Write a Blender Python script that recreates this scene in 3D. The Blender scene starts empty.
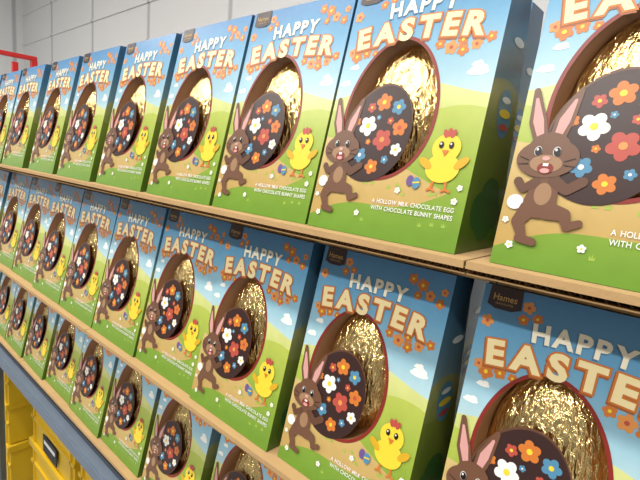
import bpy, bmesh, math, random
from mathutils import Vector, Matrix, noise
random.seed(4)
S=bpy.context.scene
S.view_settings.view_transform='Standard'
W=0.174; H=0.2594; L=0.0572; PITCH=0.2896; DB=0.095
SL=math.hypot(H,L); AR=SL/W
Z0=0.0
FLOOR=-1.43

def lin(h):
    h=h.lstrip('#'); o=[]
    for i in (0,2,4):
        c=int(h[i:i+2],16)/255
        o.append(c/12.92 if c<=.04045 else ((c+.055)/1.055)**2.4)
    return (*o,1)

def mat(name,col,rough=.4,metal=0,spec=.5,noise_amt=0,nscale=30,bump=0,bscale=100):
    m=bpy.data.materials.new(name); m.use_nodes=True
    nt=m.node_tree; b=nt.nodes['Principled BSDF']
    c=lin(col) if isinstance(col,str) else col
    b.inputs['Base Color'].default_value=c
    b.inputs['Roughness'].default_value=rough
    b.inputs['Metallic'].default_value=metal
    b.inputs['Specular IOR Level'].default_value=spec
    if noise_amt or bump:
        tc=nt.nodes.new('ShaderNodeTexCoord')
        n=nt.nodes.new('ShaderNodeTexNoise'); n.inputs['Scale'].default_value=nscale; n.inputs['Detail'].default_value=5
        nt.links.new(tc.outputs['Object'],n.inputs['Vector'])
        if noise_amt:
            mx=nt.nodes.new('ShaderNodeMix'); mx.data_type='RGBA'
            mx.inputs['A'].default_value=tuple(x*(1-noise_amt) for x in c[:3])+(1,)
            mx.inputs['B'].default_value=tuple(min(1,x*(1+noise_amt)) for x in c[:3])+(1,)
            nt.links.new(n.outputs['Fac'],mx.inputs['Factor']); nt.links.new(mx.outputs['Result'],b.inputs['Base Color'])
        if bump:
            n2=nt.nodes.new('ShaderNodeTexNoise'); n2.inputs['Scale'].default_value=bscale
            nt.links.new(tc.outputs['Object'],n2.inputs['Vector'])
            bp=nt.nodes.new('ShaderNodeBump'); bp.inputs['Strength'].default_value=bump; bp.inputs['Distance'].default_value=.002
            nt.links.new(n2.outputs['Fac'],bp.inputs['Height']); nt.links.new(bp.outputs['Normal'],b.inputs['Normal'])
    return m

# ---------------- printed card art (procedural landscape) ---------------
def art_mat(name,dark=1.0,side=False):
    m=bpy.data.materials.new(name); m.use_nodes=True
    nt=m.node_tree; N=nt.nodes; K=nt.links; b=N['Principled BSDF']
    b.inputs['Roughness'].default_value=.30
    tc=N.new('ShaderNodeTexCoord'); sx=N.new('ShaderNodeSeparateXYZ'); K.new(tc.outputs['Object'],sx.inputs[0])
    def M(op,a,c=None):
        n=N.new('ShaderNodeMath'); n.operation=op
        for i,v in enumerate((a,c)):
            if v is None: continue
            if isinstance(v,(int,float)): n.inputs[i].default_value=v
            else: K.new(v,n.inputs[i])
        return n.outputs[0]
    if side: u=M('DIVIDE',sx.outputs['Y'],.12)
    else: u=M('DIVIDE',sx.outputs['X'],W)
    t=M('DIVIDE',sx.outputs['Z'],H)
    def ramp(f,st):
        r=N.new('ShaderNodeValToRGB'); K.new(f,r.inputs[0]); e=r.color_ramp.elements
        while len(e)<len(st): e.new(.5)
        for i,(p,c) in enumerate(st):
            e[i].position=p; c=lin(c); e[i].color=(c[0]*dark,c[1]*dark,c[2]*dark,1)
        return r.outputs[0]
    def mix(f,a,c):
        x=N.new('ShaderNodeMix'); x.data_type='RGBA'; K.new(f,x.inputs['Factor']); K.new(a,x.inputs['A']); K.new(c,x.inputs['B'])
        return x.outputs['Result']
    sky=ramp(t,[(.45,'#c4dad8'),(.62,'#98c0ce'),(.80,'#68a2c4'),(1.0,'#4880b0')])
    # distant hill
    h1=M('ADD',M('MULTIPLY',M('SINE',M('ADD',M('MULTIPLY',u,5.0),-.9)),.035),.56)
    h1m=M('LESS_THAN',t,h1)
    g1=ramp(t,[(.35,'#a8ba4c'),(.60,'#d0d290')])
    c=mix(h1m,sky,g1)
    h2=M('ADD',M('MULTIPLY',M('SINE',M('ADD',M('MULTIPLY',u,6.5),2.2)),.035),.46)
    g2=ramp(t,[(.0,'#66902e'),(.25,'#8ca63c'),(.48,'#acba52')])
    c=mix(M('LESS_THAN',t,h2),c,g2)
    if not side:
        up=M('LESS_THAN',t,M('ADD',M('MULTIPLY',M('SINE',M('ADD',M('MULTIPLY',u,4.),.5)),.03),M('SUBTRACT',.36,M('MULTIPLY',u,.16))))
        lo=M('GREATER_THAN',t,M('ADD',M('MULTIPLY',M('SINE',M('MULTIPLY',u,7.)),.025),M('ADD',.05,M('MULTIPLY',u,.16))))
        tan=ramp(t,[(0,'#b4924e'),(.4,'#ccb478')])
        c=mix(M('MULTIPLY',up,lo),c,tan)
    # soft grass mottling
    nz=N.new('ShaderNodeTexNoise'); nz.inputs['Scale'].default_value=45; K.new(tc.outputs['Object'],nz.inputs['Vector'])
    rr=N.new('ShaderNodeMapRange'); K.new(nz.outputs['Fac'],rr.inputs['Value']); rr.inputs['To Min'].default_value=.88; rr.inputs['To Max'].default_value=1.1
    mm=N.new('ShaderNodeMix'); mm.data_type='RGBA'; mm.blend_type='MULTIPLY'; mm.inputs['Factor'].default_value=1
    K.new(c,mm.inputs['A']); K.new(rr.outputs[0],mm.inputs['B'])
    K.new(mm.outputs['Result'],b.inputs['Base Color'])
    return m

MATS=[]; IDX={}
def reg(k,m): IDX[k]=len(MATS); MATS.append(m)
reg('front',art_mat('box_front_print'))
reg('side',art_mat('box_side_print_shaded',.45,True))  # same landscape darkened, side panel shade put into the colour
for k,c in dict(white='#e8e8e2',cream='#f2e0aa',orange='#c9742f',orange2='#d98f4a',red='#b34c40',maroon='#82281f',choc='#35201d',choc2='#2a1413',
    brown='#6c4a36',brown2='#60402e',tan='#9a7858',pink='#cf9a94',yellow='#e8cc38',yellow2='#d0a424',blue='#4f86a6',black='#120c0b',dgreen='#2d5a2a',
    purple='#6a4f88',label='#342320',goldink='#b8965a',teal='#3f9088',hedge='#f0e9d0',lgreen='#9cb84a',inkshade='#a05a2c',skyshade='#48789c').items():
    reg(k,mat('ink_'+k,c,.35))
reg('liner',mat('box_inner_card','#7a5230',.45,noise_amt=.15,nscale=40))
# gold foil
g=bpy.data.materials.new('gold_foil'); g.use_nodes=True
nt=g.node_tree; b=nt.nodes['Principled BSDF']
b.inputs['Base Color'].default_value=(.98,.73,.31,1); b.inputs['Metallic'].default_value=1; b.inputs['Roughness'].default_value=.17
tc=nt.nodes.new('ShaderNodeTexCoord'); mp=nt.nodes.new('ShaderNodeMapping'); mp.inputs['Scale'].default_value=(1,1,.22)
nt.links.new(tc.outputs['Object'],mp.inputs[0])
n=nt.nodes.new('ShaderNodeTexNoise'); n.inputs['Scale'].default_value=190; n.inputs['Detail'].default_value=3; n.inputs['Distortion'].default_value=1.0
nt.links.new(mp.outputs[0],n.inputs['Vector'])
bp=nt.nodes.new('ShaderNodeBump'); bp.inputs['Strength'].default_value=1; bp.inputs['Distance'].default_value=.0035
nt.links.new(n.outputs['Fac'],bp.inputs['Height']); nt.links.new(bp.outputs['Normal'],b.inputs['Normal'])
reg('foil',g)

# ---------------- mesh buffer ----------------
V=[];F=[];FM=[];FS=[]
def addv(p): V.append(tuple(p)); return len(V)-1
def addf(ix,m,sm=False): F.append(tuple(ix)); FM.append(IDX[m]); FS.append(sm)
NRM=Vector((0,-H,L))/SL
LAY=.00022
def P(x,y,k=0):
    s=1-y/AR
    return Vector((x*W,L*s,H*s))+NRM*(k*LAY)
CNT=[0]
def poly(pts,m,k):
    CNT[0]+=1; k=k+(CNT[0]%97)*.006
    a=sum(p[0]*q[1]-q[0]*p[1] for p,q in zip(pts,pts[1:]+pts[:1]))
    if a>0: pts=pts[::-1]
    addf([addv(P(x,y,k)) for x,y in pts],m)
def ell(cx,cy,rx,ry,m,k,rot=0,n=22,egg=0):
    r=math.radians(rot); pts=[]
    for i in range(n):
        a=2*math.pi*i/n
        x=rx*math.cos(a); y=ry*math.sin(a)
        x*=1+egg*math.sin(a)
        pts.append((cx+x*math.cos(r)-y*math.sin(r),cy+x*math.sin(r)+y*math.cos(r)))
    poly(pts,m,k)
def limb(pts,rs,m,k):
    for (a,ra),(c,rc) in zip(zip(pts,rs),list(zip(pts,rs))[1:]):
        d=Vector((c[0]-a[0],c[1]-a[1])); l=d.length; d/=l; nn=Vector((-d.y,d.x))
        poly([(a[0]+nn.x*ra,a[1]+nn.y*ra),(a[0]-nn.x*ra,a[1]-nn.y*ra),(c[0]-nn.x*rc,c[1]-nn.y*rc),(c[0]+nn.x*rc,c[1]+nn.y*rc)],m,k)
    for p,r in zip(pts,rs): ell(p[0],p[1],r,r,m,k,n=14)
def flower(cx,cy,r,m,cm,k,rot=0,n=5):
    for i in range(n):
        a=math.radians(rot)+2*math.pi*i/n
        ell(cx+r*.58*math.cos(a),cy+r*.58*math.sin(a),r*.46,r*.42,m,k,rot=math.degrees(a),n=12)
    ell(cx,cy,r*.3,r*.3,m,k,n=8)
    ell(cx,cy,r*.27,r*.27,cm,k+1,n=10)

# shell with egg window
HC=(.42,.80)
def hole(i,n,grow=0):
    a=2*math.pi*i/n
    yy=math.sin(a)
    rx=.30+grow; ry=.405+grow
    x=rx*math.cos(a)*(1+.10*yy)
    y=ry*yy - .02
    return (HC[0]+x,HC[1]+y)
n=72
inner=[addv(P(*hole(i,n))) for i in range(n)]
opts=[]
for i in range(n):
    hx,hy=hole(i,n); dx,dy=hx-HC[0],hy-HC[1]
    ts=[]
    if dx>1e-6: ts.append((1-HC[0])/dx)
    if dx<-1e-6: ts.append(-HC[0]/dx)
    if dy>1e-6: ts.append((AR-HC[1])/dy)
    if dy<-1e-6: ts.append(-HC[1]/dy)
    t=min(ts); opts.append([HC[0]+dx*t,HC[1]+dy*t])
for cx,cy in ((0,0),(1,0),(1,AR),(0,AR)):
    j=min(range(n),key=lambda q:(opts[q][0]-cx)**2+(opts[q][1]-cy)**2); opts[j]=[cx,cy]
outer=[addv(P(x,y)) for x,y in opts]
for i in range(n):
    j=(i+1)%n; addf((inner[i],inner[j],outer[j],outer[i]),'front')
TL,TR,BR_,BL=[Vector(v) for v in ((0,L,H),(W,L,H),(W,0,0),(0,0,0))]
bTL,bTR,bBR,bBL=[Vector(v) for v in ((0,DB,H),(W,DB,H),(W,DB,0),(0,DB,0))]
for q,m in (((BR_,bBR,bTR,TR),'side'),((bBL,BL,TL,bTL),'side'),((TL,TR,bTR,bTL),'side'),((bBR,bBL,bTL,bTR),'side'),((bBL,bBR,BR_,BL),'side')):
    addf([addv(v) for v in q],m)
back=[]
for i in range(n):
    x,y=hole(i,n,-.02); p=P(x,y); back.append(addv((p.x,DB-.002,p.z)))
for i in range(n):
    j=(i+1)%n; addf((inner[j],inner[i],back[i],back[j]),'liner',True)
addf(back[::-1],'liner')
r1=[addv(P(*hole(i,n,-.002),1.5)) for i in range(n)]; r2=[addv(P(*hole(i,n,.018),1.5)) for i in range(n)]
for i in range(n):
    j=(i+1)%n; addf((r1[i],r1[j],r2[j],r2[i]),'maroon')
# gold egg (crinkled), leaning back with the carton face
ec=Vector((.420*W,.0595,.125)); nu,nv=80,44
for a in range(1):
    grid=[]
for a in range(nv+1):
    ph=math.pi*a/nv; row=[]
    for c in range(nu):
        th=2*math.pi*c/nu
        tz=math.cos(ph); rad=math.sin(ph)*(1-.12*tz)
        d=Vector((math.cos(th)*rad,math.sin(th)*rad,tz))
        cr=noise.noise(Vector((math.cos(th)*9,math.sin(th)*9,tz*3.2)))*.03+noise.noise(Vector((math.cos(th)*24,math.sin(th)*24,tz*5)))*.03
        s=1+cr
        q=Vector((d.x*.0495*s,d.y*.0270*s,d.z*.070*(1+cr*.5))); q.y+=q.z*.10
        row.append(addv(ec+q))
    grid.append(row)
for a in range(nv):
    for c in range(nu):
        e=(c+1)%nu; addf((grid[a][c],grid[a+1][c],grid[a+1][e],grid[a][e]),'foil',False)

# ---- decals ----
def cloud(cx,cy,s,k=1):
    for dx,dy,rx,ry in ((0,0,.06,.018),(-.02,-.012,.025,.018),(.02,-.016,.03,.022)):
        ell(cx+dx*s,cy+dy*s,rx*s,ry*s,'white',k)
cloud(.91,.60,1.0); cloud(.055,.62,.7); cloud(.9,.56,.55); cloud(.10,.52,.6)
for i,(x,y,r) in enumerate([(.24,.075,.032),(.29,.12,.026),(.225,.14,.028),(.05,.19,.034),(.10,.45,.040),(.17,.435,.032),(.055,.42,.028),(.235,.44,.024),
    (.66,.43,.030),(.73,.455,.040),(.80,.475,.034),(.79,.42,.030),(.87,.45,.032),(.74,.075,.034),(.81,.10,.040),(.87,.15,.034),(.94,.18,.030),(.94,.42,.030),(.955,.11,.024),(.79,.165,.026)]):
    flower(x,y,r,'orange' if i%3 else 'orange2','yellow' if i%3 else 'red',1,rot=i*23)
ER=14
ell(.365,.925,.238,.295,'brown2',2,rot=ER,n=48,egg=.08)
ell(.367,.930,.232,.288,'choc',3,rot=ER,n=48,egg=.08)
for x,y,r,m,cm,ro in [(.305,.885,.060,'white','yellow',10),(.385,.745,.052,'orange','yellow',40),(.49,.775,.045,'blue','yellow',0),(.425,.965,.062,'red','orange2',20),
    (.525,.895,.048,'orange','red',55),(.29,1.06,.044,'blue','white',15),(.39,1.125,.044,'orange','yellow',30),(.455,.855,.022,'red','yellow',0),(.305,.775,.030,'red','yellow',12),
    (.22,.86,.026,'orange','yellow',30),(.37,.835,.016,'blue','white',0),(.53,1.02,.036,'white','yellow',0),(.47,1.08,.024,'blue','white',0),(.33,.98,.018,'orange','yellow',0)]:
    flower(x,y,r,m,cm,4,ro)
def bunny():
    ell(.055,1.235,.036,.034,'white',5)
    limb([(.115,.97),(.075,.86),(.045,.72)],[.030,.038,.014],'brown',5)
    limb([(.165,.97),(.188,.86),(.228,.73)],[.030,.038,.014],'brown',5)
    limb([(.105,.94),(.078,.86),(.053,.76)],[.014,.023,.007],'pink',6)
    limb([(.170,.94),(.188,.86),(.216,.77)],[.014,.023,.007],'pink',6)
    limb([(.17,1.12),(.16,1.23)],[.050,.070],'brown',6)
    limb([(.12,1.26),(.085,1.32),(.115,1.385)],[.040,.028,.020],'brown',6)
    limb([(.105,1.395),(.165,1.405)],[.020,.018],'brown',7)
    limb([(.20,1.26),(.265,1.27),(.285,1.315)],[.040,.028,.018],'brown',6)
    limb([(.285,1.32),(.33,1.30)],[.019,.016],'brown',7)
    limb([(.20,1.13),(.255,1.165),(.31,1.125)],[.026,.022,.022],'brown2',7)
    limb([(.125,1.14),(.075,1.175),(.05,1.14)],[.022,.018,.020],'brown2',7)
    ell(.165,1.19,.036,.050,'tan',7)
    ell(.15,1.03,.130,.088,'brown',8,rot=-4,n=30)
    ell(.15,.985,.088,.072,'brown',8)
    ell(.15,1.055,.068,.040,'tan',9)
    for x0 in (.108,.186):
        ell(x0,1.000,.016,.022,'white',10); ell(x0+.001,1.001,.0145,.020,'black',11); ell(x0-.003,.993,.005,.006,'white',12)
    ell(.148,1.032,.016,.010,'pink',11)
    ell(.152,1.076,.034,.026,'maroon',10); ell(.152,1.087,.020,.011,'pink',11)
    poly([(.140,1.054),(.164,1.054),(.163,1.067),(.141,1.067)],'white',12)
    for sx,x0 in ((-1,.075),(1,.225)):
        for j in (-1,1): limb([(x0,1.05+j*.008),(x0+sx*.04,1.045+j*.018)],[.002,.0015],'black',10)
bunny()
limb([(.80,1.17),(.795,1.215),(.775,1.225)],[.008,.007,.006],'orange',4); limb([(.87,1.17),(.875,1.215),(.90,1.225)],[.008,.007,.006],'orange',4)
limb([(.795,1.215),(.815,1.228)],[.006,.005],'orange',4); limb([(.875,1.215),(.855,1.228)],[.006,.005],'orange',4)
ell(.835,1.105,.095,.078,'yellow',5,n=28); ell(.835,1.00,.080,.075,'yellow',5,n=28)
ell(.735,1.085,.045,.022,'yellow2',6,rot=35); ell(.935,1.075,.045,.022,'yellow2',6,rot=-40)
for dx in (-.022,0,.022): ell(.838+dx,.918-abs(dx)*-.3,.013,.024,'red',6,rot=dx*900)
for x0 in (.806,.862): ell(x0,.985,.014,.019,'black',7); ell(x0-.003,.979,.005,.006,'white',8)
poly([(.815,1.012),(.855,1.012),(.835,1.045)],'orange',8)
ell(.665,1.185,.022,.030,'purple',4); ell(.705,1.195,.024,.032,'blue',5); limb([(.688,1.195),(.722,1.19)],[.004,.004],'yellow',6)
for i,(x,y,r) in enumerate([(.60,1.245,.018),(.955,1.20,.016),(.94,1.27,.018),(.07,1.43,.018),(.36,1.40,.018),(.03,1.32,.015)]):
    flower(x,y,r,'white','yellow',4,rot=i*31)
for i in range(16):
    x=.25+.72*random.random(); y=1.20+.26*random.random()
    if .40<x and 1.28<y<1.40: continue
    poly([(x-.012,y),(x-.010,y-.022),(x-.003,y-.006),(x+.001,y-.03),(x+.004,y-.006),(x+.012,y-.02),(x+.010,y)],'lgreen',1)

cache={}
def glyph(ch,off):
    if (ch,off) in cache: return cache[(ch,off)]
    cu=bpy.data.curves.new('t','FONT'); cu.body=ch; cu.size=1; cu.offset=off; cu.resolution_u=3
    o=bpy.data.objects.new('t',cu); S.collection.objects.link(o)
    dg=bpy.context.evaluated_depsgraph_get(); dg.update()
    me=o.evaluated_get(dg).to_mesh()
    vs=[(v.co.x,v.co.y) for v in me.vertices]; fs=[tuple(p.vertices) for p in me.polygons]
    o.evaluated_get(dg).to_mesh_clear()
    bpy.data.objects.remove(o); bpy.data.curves.remove(cu)
    cache[(ch,off)]=(vs,fs); return vs,fs
def text(s,cx,cy,width,hgt,layers,arch=0,spacing=.08,sx=1):
    caph=.70
    sc=hgt/caph
    ws=[]
    for ch in s:
        if ch==' ': ws.append((0,.28)); continue
        vs,_=glyph(ch,0); xs=[v[0] for v in vs]; ws.append((min(xs),max(xs)-min(xs)))
    tot=sum(w for _,w in ws)+spacing*(len(s)-1)
    k=width/(tot*sc) if width else 1
    x=-tot/2
    for ch,(x0,w) in zip(s,ws):
        if ch!=' ':
            mx=(x+w/2)*sc*k; tt=mx/(tot*sc*k/2)
            by=cy+arch*tt*tt; rot=math.atan2(2*arch*tt,(tot*sc*k/2))
            for lay in layers:
                off,m,kk=lay[:3]; sxx,syy=lay[3:] if len(lay)>3 else (0,0)
                vs,fs=glyph(ch,off); base=len(V)
                for vx,vy in vs:
                    lx=(vx-x0-w/2)*sc*k; ly=-(vy-caph/2)*sc
                    V.append(tuple(P(sxx+cx+mx+lx*math.cos(rot)-ly*math.sin(rot),syy+by+lx*math.sin(rot)+ly*math.cos(rot),kk)))
                for f in fs: addf([base+i for i in f],m)
        x+=w+spacing
text('HAPPY',.50,.178,.43,.088,[(.040,'skyshade',2.2,-.006,.008),(.040,'hedge',3)],arch=.010,spacing=.19)
text('EASTER',.49,.315,.80,.120,[(.098,'inkshade',1.9,-.006,.010),(.098,'orange',2.7),(.048,'cream',3.6)],arch=.028,spacing=.27)
text('A HOLLOW MILK CHOCOLATE EGG',.70,1.315,.50,.024,[(.012,'white',4)],spacing=.12)
text('WITH CHOCOLATE BUNNY SHAPES',.70,1.355,.50,.024,[(.012,'white',4)],spacing=.12)
poly([(.035,-.0),(.20,-.0),(.205,.10),(.16,.118),(.075,.118),(.03,.10)],'label',3)
text('Hames',.118,.055,.12,.034,[(.01,'goldink',4.8)],spacing=.1)
text('CHOCOLATES',.118,.088,.09,.010,[(.01,'goldink',4.8)],spacing=.1)

sc_=[0]
def sell(y,z,ry,rz,m,k,n=18):
    sc_[0]+=1
    for X,sg in ((W+.0002*k+.000015*sc_[0],1),(-.0002*k-.000015*sc_[0],-1)):
        pts=[addv((X,y+ry*math.cos(2*math.pi*i/n),z+rz*math.sin(2*math.pi*i/n))) for i in range(n)]
        addf(pts if sg>0 else pts[::-1],m)
for y,z,r in ((.04,.035,.018),(.06,.045,.022),(.074,.032,.014),(.052,.028,.02)): sell(y,z,r,r,'dgreen',1)
sell(.066,.125,.016,.022,'blue',1); sell(.066,.125,.013,.004,'yellow',3); sell(.066,.137,.010,.003,'white',3); sell(.066,.113,.011,.003,'red',3)
sell(.078,.19,.012,.004,'white',1)

me=bpy.data.meshes.new('chocolate_egg_box')
me.from_pydata(V,[],F)
for m in MATS: me.materials.append(m)
me.polygons.foreach_set('material_index',FM); me.polygons.foreach_set('use_smooth',FS); me.update()

DY=[0,0,.042]
def place(X,row,dy=0,rz=0):
    o=bpy.data.objects.new('chocolate_egg_box',me); S.collection.objects.link(o)
    o.location=(X,dy+DY[row],Z0-PITCH*row); o.rotation_euler=(0,0,math.radians(rz))
R1=[.065,-.1411,-.3469,-.526,-.704,-.898,-1.0928,-1.293,-1.505,-1.70,-1.89,-2.08,-2.27]
R2=[.215,.028,-.1627,-.3673,-.5560,-.7330,-.910,-1.087,-1.267,-1.452,-1.64,-1.83,-2.02,-2.21]
R3=[.19,0,-.19,-.39,-.585,-.78,-.973,-1.153,-1.335,-1.515,-1.70,-1.88,-2.07,-2.26]
for r,R in enumerate((R1,R2,R3)):
    for i,X in enumerate(R):
        gap=min([abs(X-q) for q in R if q!=X])-W
        place(X,r,dy=random.uniform(0,.005),rz=random.uniform(-1,1)*min(1.2,math.degrees(gap/.25)))
    for X in R[:]: place(X-.03,r,dy=.125)

def obj(name,bm,mats,parent=None,smooth=False):
    m=bpy.data.meshes.new(name); bm.to_mesh(m); bm.free()
    for x in mats: m.materials.append(x)
    o=bpy.data.objects.new(name,m); S.collection.objects.link(o)
    if parent: o.parent=parent
    return o
def bx(bm,x0,x1,y0,y1,z0,z1,mi=0,bev=0):
    r=bmesh.ops.create_cube(bm,size=1)
    for v in r['verts']:
        v.co=Vector(((x0+x1)/2+v.co.x*(x1-x0),(y0+y1)/2+v.co.y*(y1-y0),(z0+z1)/2+v.co.z*(z1-z0)))
    fs={f for v in r['verts'] for f in v.link_faces}
    for f in fs: f.material_index=mi
    if bev:
        es={e for f in fs for e in f.edges}
        rr=bmesh.ops.bevel(bm,geom=list(es),offset=bev,segments=2,affect='EDGES')
        for f in rr['faces']: f.material_index=mi

card=mat('corrugated_card','#b99768',.85,noise_amt=.14,nscale=25,bump=.2,bscale=200)
cardd=mat('corrugated_flute','#a67f52',.9,noise_amt=.2,nscale=60)
def tray(x0,x1,row):
    bm=bmesh.new(); z=Z0-PITCH*row-.0004
    yf=-.012+DY[row]; yb=.235+DY[row]
    bx(bm,x0,x1,yf,yb,z-.0012,z)
    bx(bm,x0,x1,yf,yf+.002,z-.0050,z-.0012)
    bx(bm,x0,x1,yf,yb,z-.0062,z-.0050)
    bx(bm,x0,x1,yf+.004,yb,z-.0116,z-.0106)
    for (zc,y0) in ((z-.0084,yf+.0046),):
        nn=int((x1-x0)/.0011); pv=None
        for i in range(nn+1):
            x=x0+(x1-x0)*i/nn; zz=zc+.0021*math.sin(2*math.pi*x/.0075)
            a=bm.verts.new((x,y0,zz)); c=bm.verts.new((x,y0+.05,zz))
            if pv:
                f=bm.faces.new((pv[0],a,c,pv[1])); f.material_index=1
            pv=(a,c)
    zt=z-(PITCH-H)+.0008
    if row<2: bx(bm,x0,x1,L+.006+DY[row+1],yb,zt,z-.0116)
    else: bx(bm,x0,x1,.02+DY[2],yb,z-.018,z-.0116)
    obj('cardboard_tray',bm,[card,cardd])
for row,cuts in ((0,(-2.32,-1.50,-.705,-.155,.30)),(1,(-2.32,-1.63,-.91,-.17,.42)),(2,(-2.32,-1.5,-.77,0,.42))):
    for a,c in zip(cuts,cuts[1:]): tray(a+.001,c-.001,row)

steel=mat('painted_steel','#6f7f92',.4,.3,noise_amt=.08,nscale=20)
steeld=mat('dark_steel','#4a4f58',.5,.3)
zb=Z0-2*PITCH-.0188
yr=.030
bm=bmesh.new()
bx(bm,-2.4,.5,yr-.026,yr,zb-.030,zb,0,.003)
bx(bm,-2.4,.5,yr,.45,zb-.004,zb,1)
bx(bm,-2.4,.5,.44,.46,zb-.030,zb,0)
obj('rack_shelf',bm,[steel,steeld])
for X in (-2.40,-1.72,-.62,.42):
    bm=bmesh.new()
    for y in (yr-.02,.42):
        bx(bm,X,X+.050,y,y+.004,FLOOR,zb-.0305,0); bx(bm,X,X+.004,y,y+.03,FLOOR,zb-.0305,0)
        bx(bm,X-.01,X+.06,y-.01,y+.04,FLOOR,FLOOR+.006,1)
        for q in range(9):
            zz=zb-.1-q*.07
            bx(bm,X+.020,X+.030,y-.0008,y,zz-.012,zz+.012,1)
    bx(bm,X,X+.004,yr+.01,.42,FLOOR+.10,FLOOR+.13)
    obj('rack_upright_frame',bm,[steel,steeld])
yel=mat('yellow_plastic','#d6b020',.4,noise_amt=.06,nscale=15); dk=mat('crate_label','#20242a',.5); wl=mat('label_white','#e8e8e8',.5)
def crate(X,y,z,w=.36,d=.26,h=.17):
    bm=bmesh.new(); t=.006
    bx(bm,X,X+w,y,y+t,z,z+h); bx(bm,X,X+w,y+d-t,y+d,z,z+h); bx(bm,X,X+t,y+t,y+d-t,z,z+h); bx(bm,X+w-t,X+w,y+t,y+d-t,z,z+h); bx(bm,X+t,X+w-t,y+t,y+d-t,z,z+t)
    bx(bm,X-.008,X+w+.008,y-.01,y,z+h-.025,z+h-.0,0,.002); bx(bm,X-.008,X,y,y+d,z+h-.025,z+h); bx(bm,X+w,X+w+.008,y,y+d,z+h-.025,z+h)
    bx(bm,X-.004,X+w+.004,y-.006,y,z+h*.48,z+h*.54)
    for i in (0,4): bx(bm,X+.02+i*(w-.045)/4,X+.026+i*(w-.045)/4,y-.006,y,z,z+h-.025)
    bx(bm,X+w*.34,X+w*.66,y-.009,y-.006,z+.02,z+h*.45,1)
    bx(bm,X+w*.37,X+w*.63,y-.0096,y-.009,z+.05,z+.062,2)
    obj('yellow_storage_crate',bm,[yel,dk,wl])
for X in (-2.28,-1.64,-1.24,-.52,-.12):
    for j in range(4): crate(X+(.01 if j%2 else 0),.10,FLOOR+j*.1705)
red=mat('red_painted_steel','#c8201c',.35)
bm=bmesh.new()
bx(bm,-3.08,-3.05,-.10,.56,.515,.538,0,.003); bx(bm,-3.08,-3.05,.53,.56,FLOOR,.515); bx(bm,-3.08,-3.05,-.10,-.07,FLOOR,.515)
bx(bm,-3.4,-3.08,-.10,-.07,.2,.24); bx(bm,-3.40,-3.08,.53,.56,.2,.24); bx(bm,-3.4,-3.08,-.1,.56,.18,.2)
bx(bm,-3.43,-3.40,.53,.56,FLOOR,.538); bx(bm,-3.43,-3.40,-.10,-.07,FLOOR,.538)
obj('red_display_stand',bm,[red])

wallm=bpy.data.materials.new('panel_wall'); wallm.use_nodes=True
nt=wallm.node_tree; b=nt.nodes['Principled BSDF']; b.inputs['Roughness'].default_value=.45
tc=nt.nodes.new('ShaderNodeTexCoord'); sp=nt.nodes.new('ShaderNodeSeparateXYZ'); nt.links.new(tc.outputs['Object'],sp.inputs[0])
ad=nt.nodes.new('ShaderNodeMath'); ad.operation='ADD'; nt.links.new(sp.outputs['X'],ad.inputs[0]); nt.links.new(sp.outputs['Y'],ad.inputs[1])
md=nt.nodes.new('ShaderNodeMath'); md.operation='PINGPONG'; md.inputs[1].default_value=.55; nt.links.new(ad.outputs[0],md.inputs[0])
rp=nt.nodes.new('ShaderNodeValToRGB'); rp.color_ramp.elements[0].position=.012; rp.color_ramp.elements[0].color=(.5,.51,.53,1); rp.color_ramp.elements[1].position=.03; rp.color_ramp.elements[1].color=(.80,.81,.81,1)
nt.links.new(md.outputs[0],rp.inputs[0]); nt.links.new(rp.outputs[0],b.inputs['Base Color'])
floorm=mat('concrete_floor','#9a9a98',.5,noise_amt=.1,nscale=4)
ceilm=mat('ceiling_white','#e6e6e6',.8)
darkw=mat('dark_reflection_wall','#6c6e71',.8,noise_amt=.2,nscale=2)  # dark tone for the added wall, gives reflections contrast
CE=2.2
bm=bmesh.new(); bx(bm,-7,3,1.6,1.7,FLOOR,CE)
for z in (.55,.95,1.25,1.6): bx(bm,-7,3,1.585,1.6,z,z+.02)
obj('wall_back',bm,[wallm])
bm=bmesh.new(); bx(bm,-7.1,-7,-4,1.7,FLOOR,CE); obj('wall_left',bm,[wallm])
bm=bmesh.new(); bx(bm,-7.1,3,-4.1,-4,FLOOR,CE); obj('added_dark_wall',bm,[darkw])  # unseen wall added behind the camera so the foil reflects something dark
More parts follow.
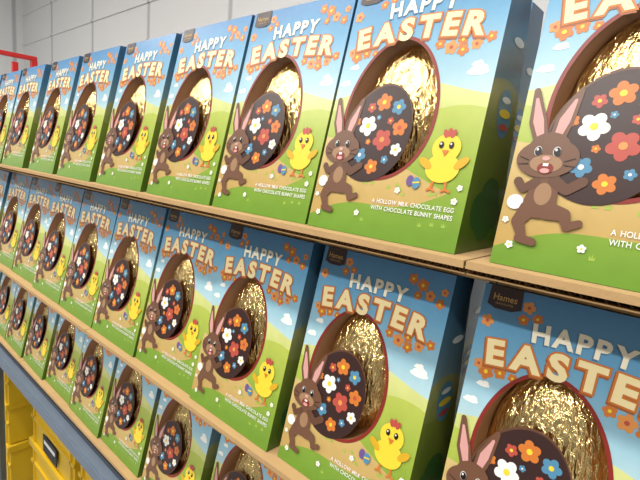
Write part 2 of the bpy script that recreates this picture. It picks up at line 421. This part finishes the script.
bm=bmesh.new(); bx(bm,-7.1,3,-4,1.7,FLOOR-.1,FLOOR); obj('floor',bm,[floorm])
bm=bmesh.new(); bx(bm,-7.1,3,-4,1.7,CE,CE+.1); obj('ceiling',bm,[ceilm])

lampm=bpy.data.materials.new('lamp_diffuser'); lampm.use_nodes=True
bb=lampm.node_tree.nodes['Principled BSDF']; bb.inputs['Emission Color'].default_value=(1,.98,.96,1); bb.inputs['Emission Strength'].default_value=6
hous=mat('lamp_housing','#dddddd',.5)
for i,(x,y) in enumerate(((-4.6,-.95),(-2.3,-.95),(0,-.95),(-3.4,-2.6),(-1.0,-2.6),(1.4,-2.6))):
    bm=bmesh.new(); bx(bm,x-.75,x+.75,y-.08,y+.08,CE-.06,CE,0); bx(bm,x-.72,x+.72,y-.06,y+.06,CE-.07,CE-.06,1)
    obj('ceiling_strip_light',bm,[hous,lampm])
    l=bpy.data.lights.new('strip_lamp','AREA'); l.shape='RECTANGLE'; l.size=1.44; l.size_y=.14; l.energy=44 if y>-2 else 54; l.color=(1,.955,.90)
    o=bpy.data.objects.new('strip_lamp',l); S.collection.objects.link(o); o.location=(x,y,CE-.08)
w=bpy.data.worlds.new('World'); S.world=w; w.use_nodes=True
w.node_tree.nodes['Background'].inputs[0].default_value=(1,.99,.97,1); w.node_tree.nodes['Background'].inputs[1].default_value=.75

f,th,pi_,ro,cy,cz=463.29,.7266,.1594,.0808,.3625,.0656
Fw=Vector((-math.sin(th)*math.cos(pi_),math.cos(th)*math.cos(pi_),-math.sin(pi_)))
R0=Vector((math.cos(th),math.sin(th),0)); U0=R0.cross(Fw)
Rr=math.cos(ro)*R0+math.sin(ro)*U0; Uu=-math.sin(ro)*R0+math.cos(ro)*U0
cd=bpy.data.cameras.new('Camera'); cd.sensor_width=36; cd.lens=36*f/640; cd.clip_start=.01
co=bpy.data.objects.new('Camera',cd); S.collection.objects.link(co)
Mx=Matrix((Rr,Uu,-Fw)).transposed().to_4x4(); Mx.translation=Vector((0,-cy,cz)); co.matrix_world=Mx
S.camera=co
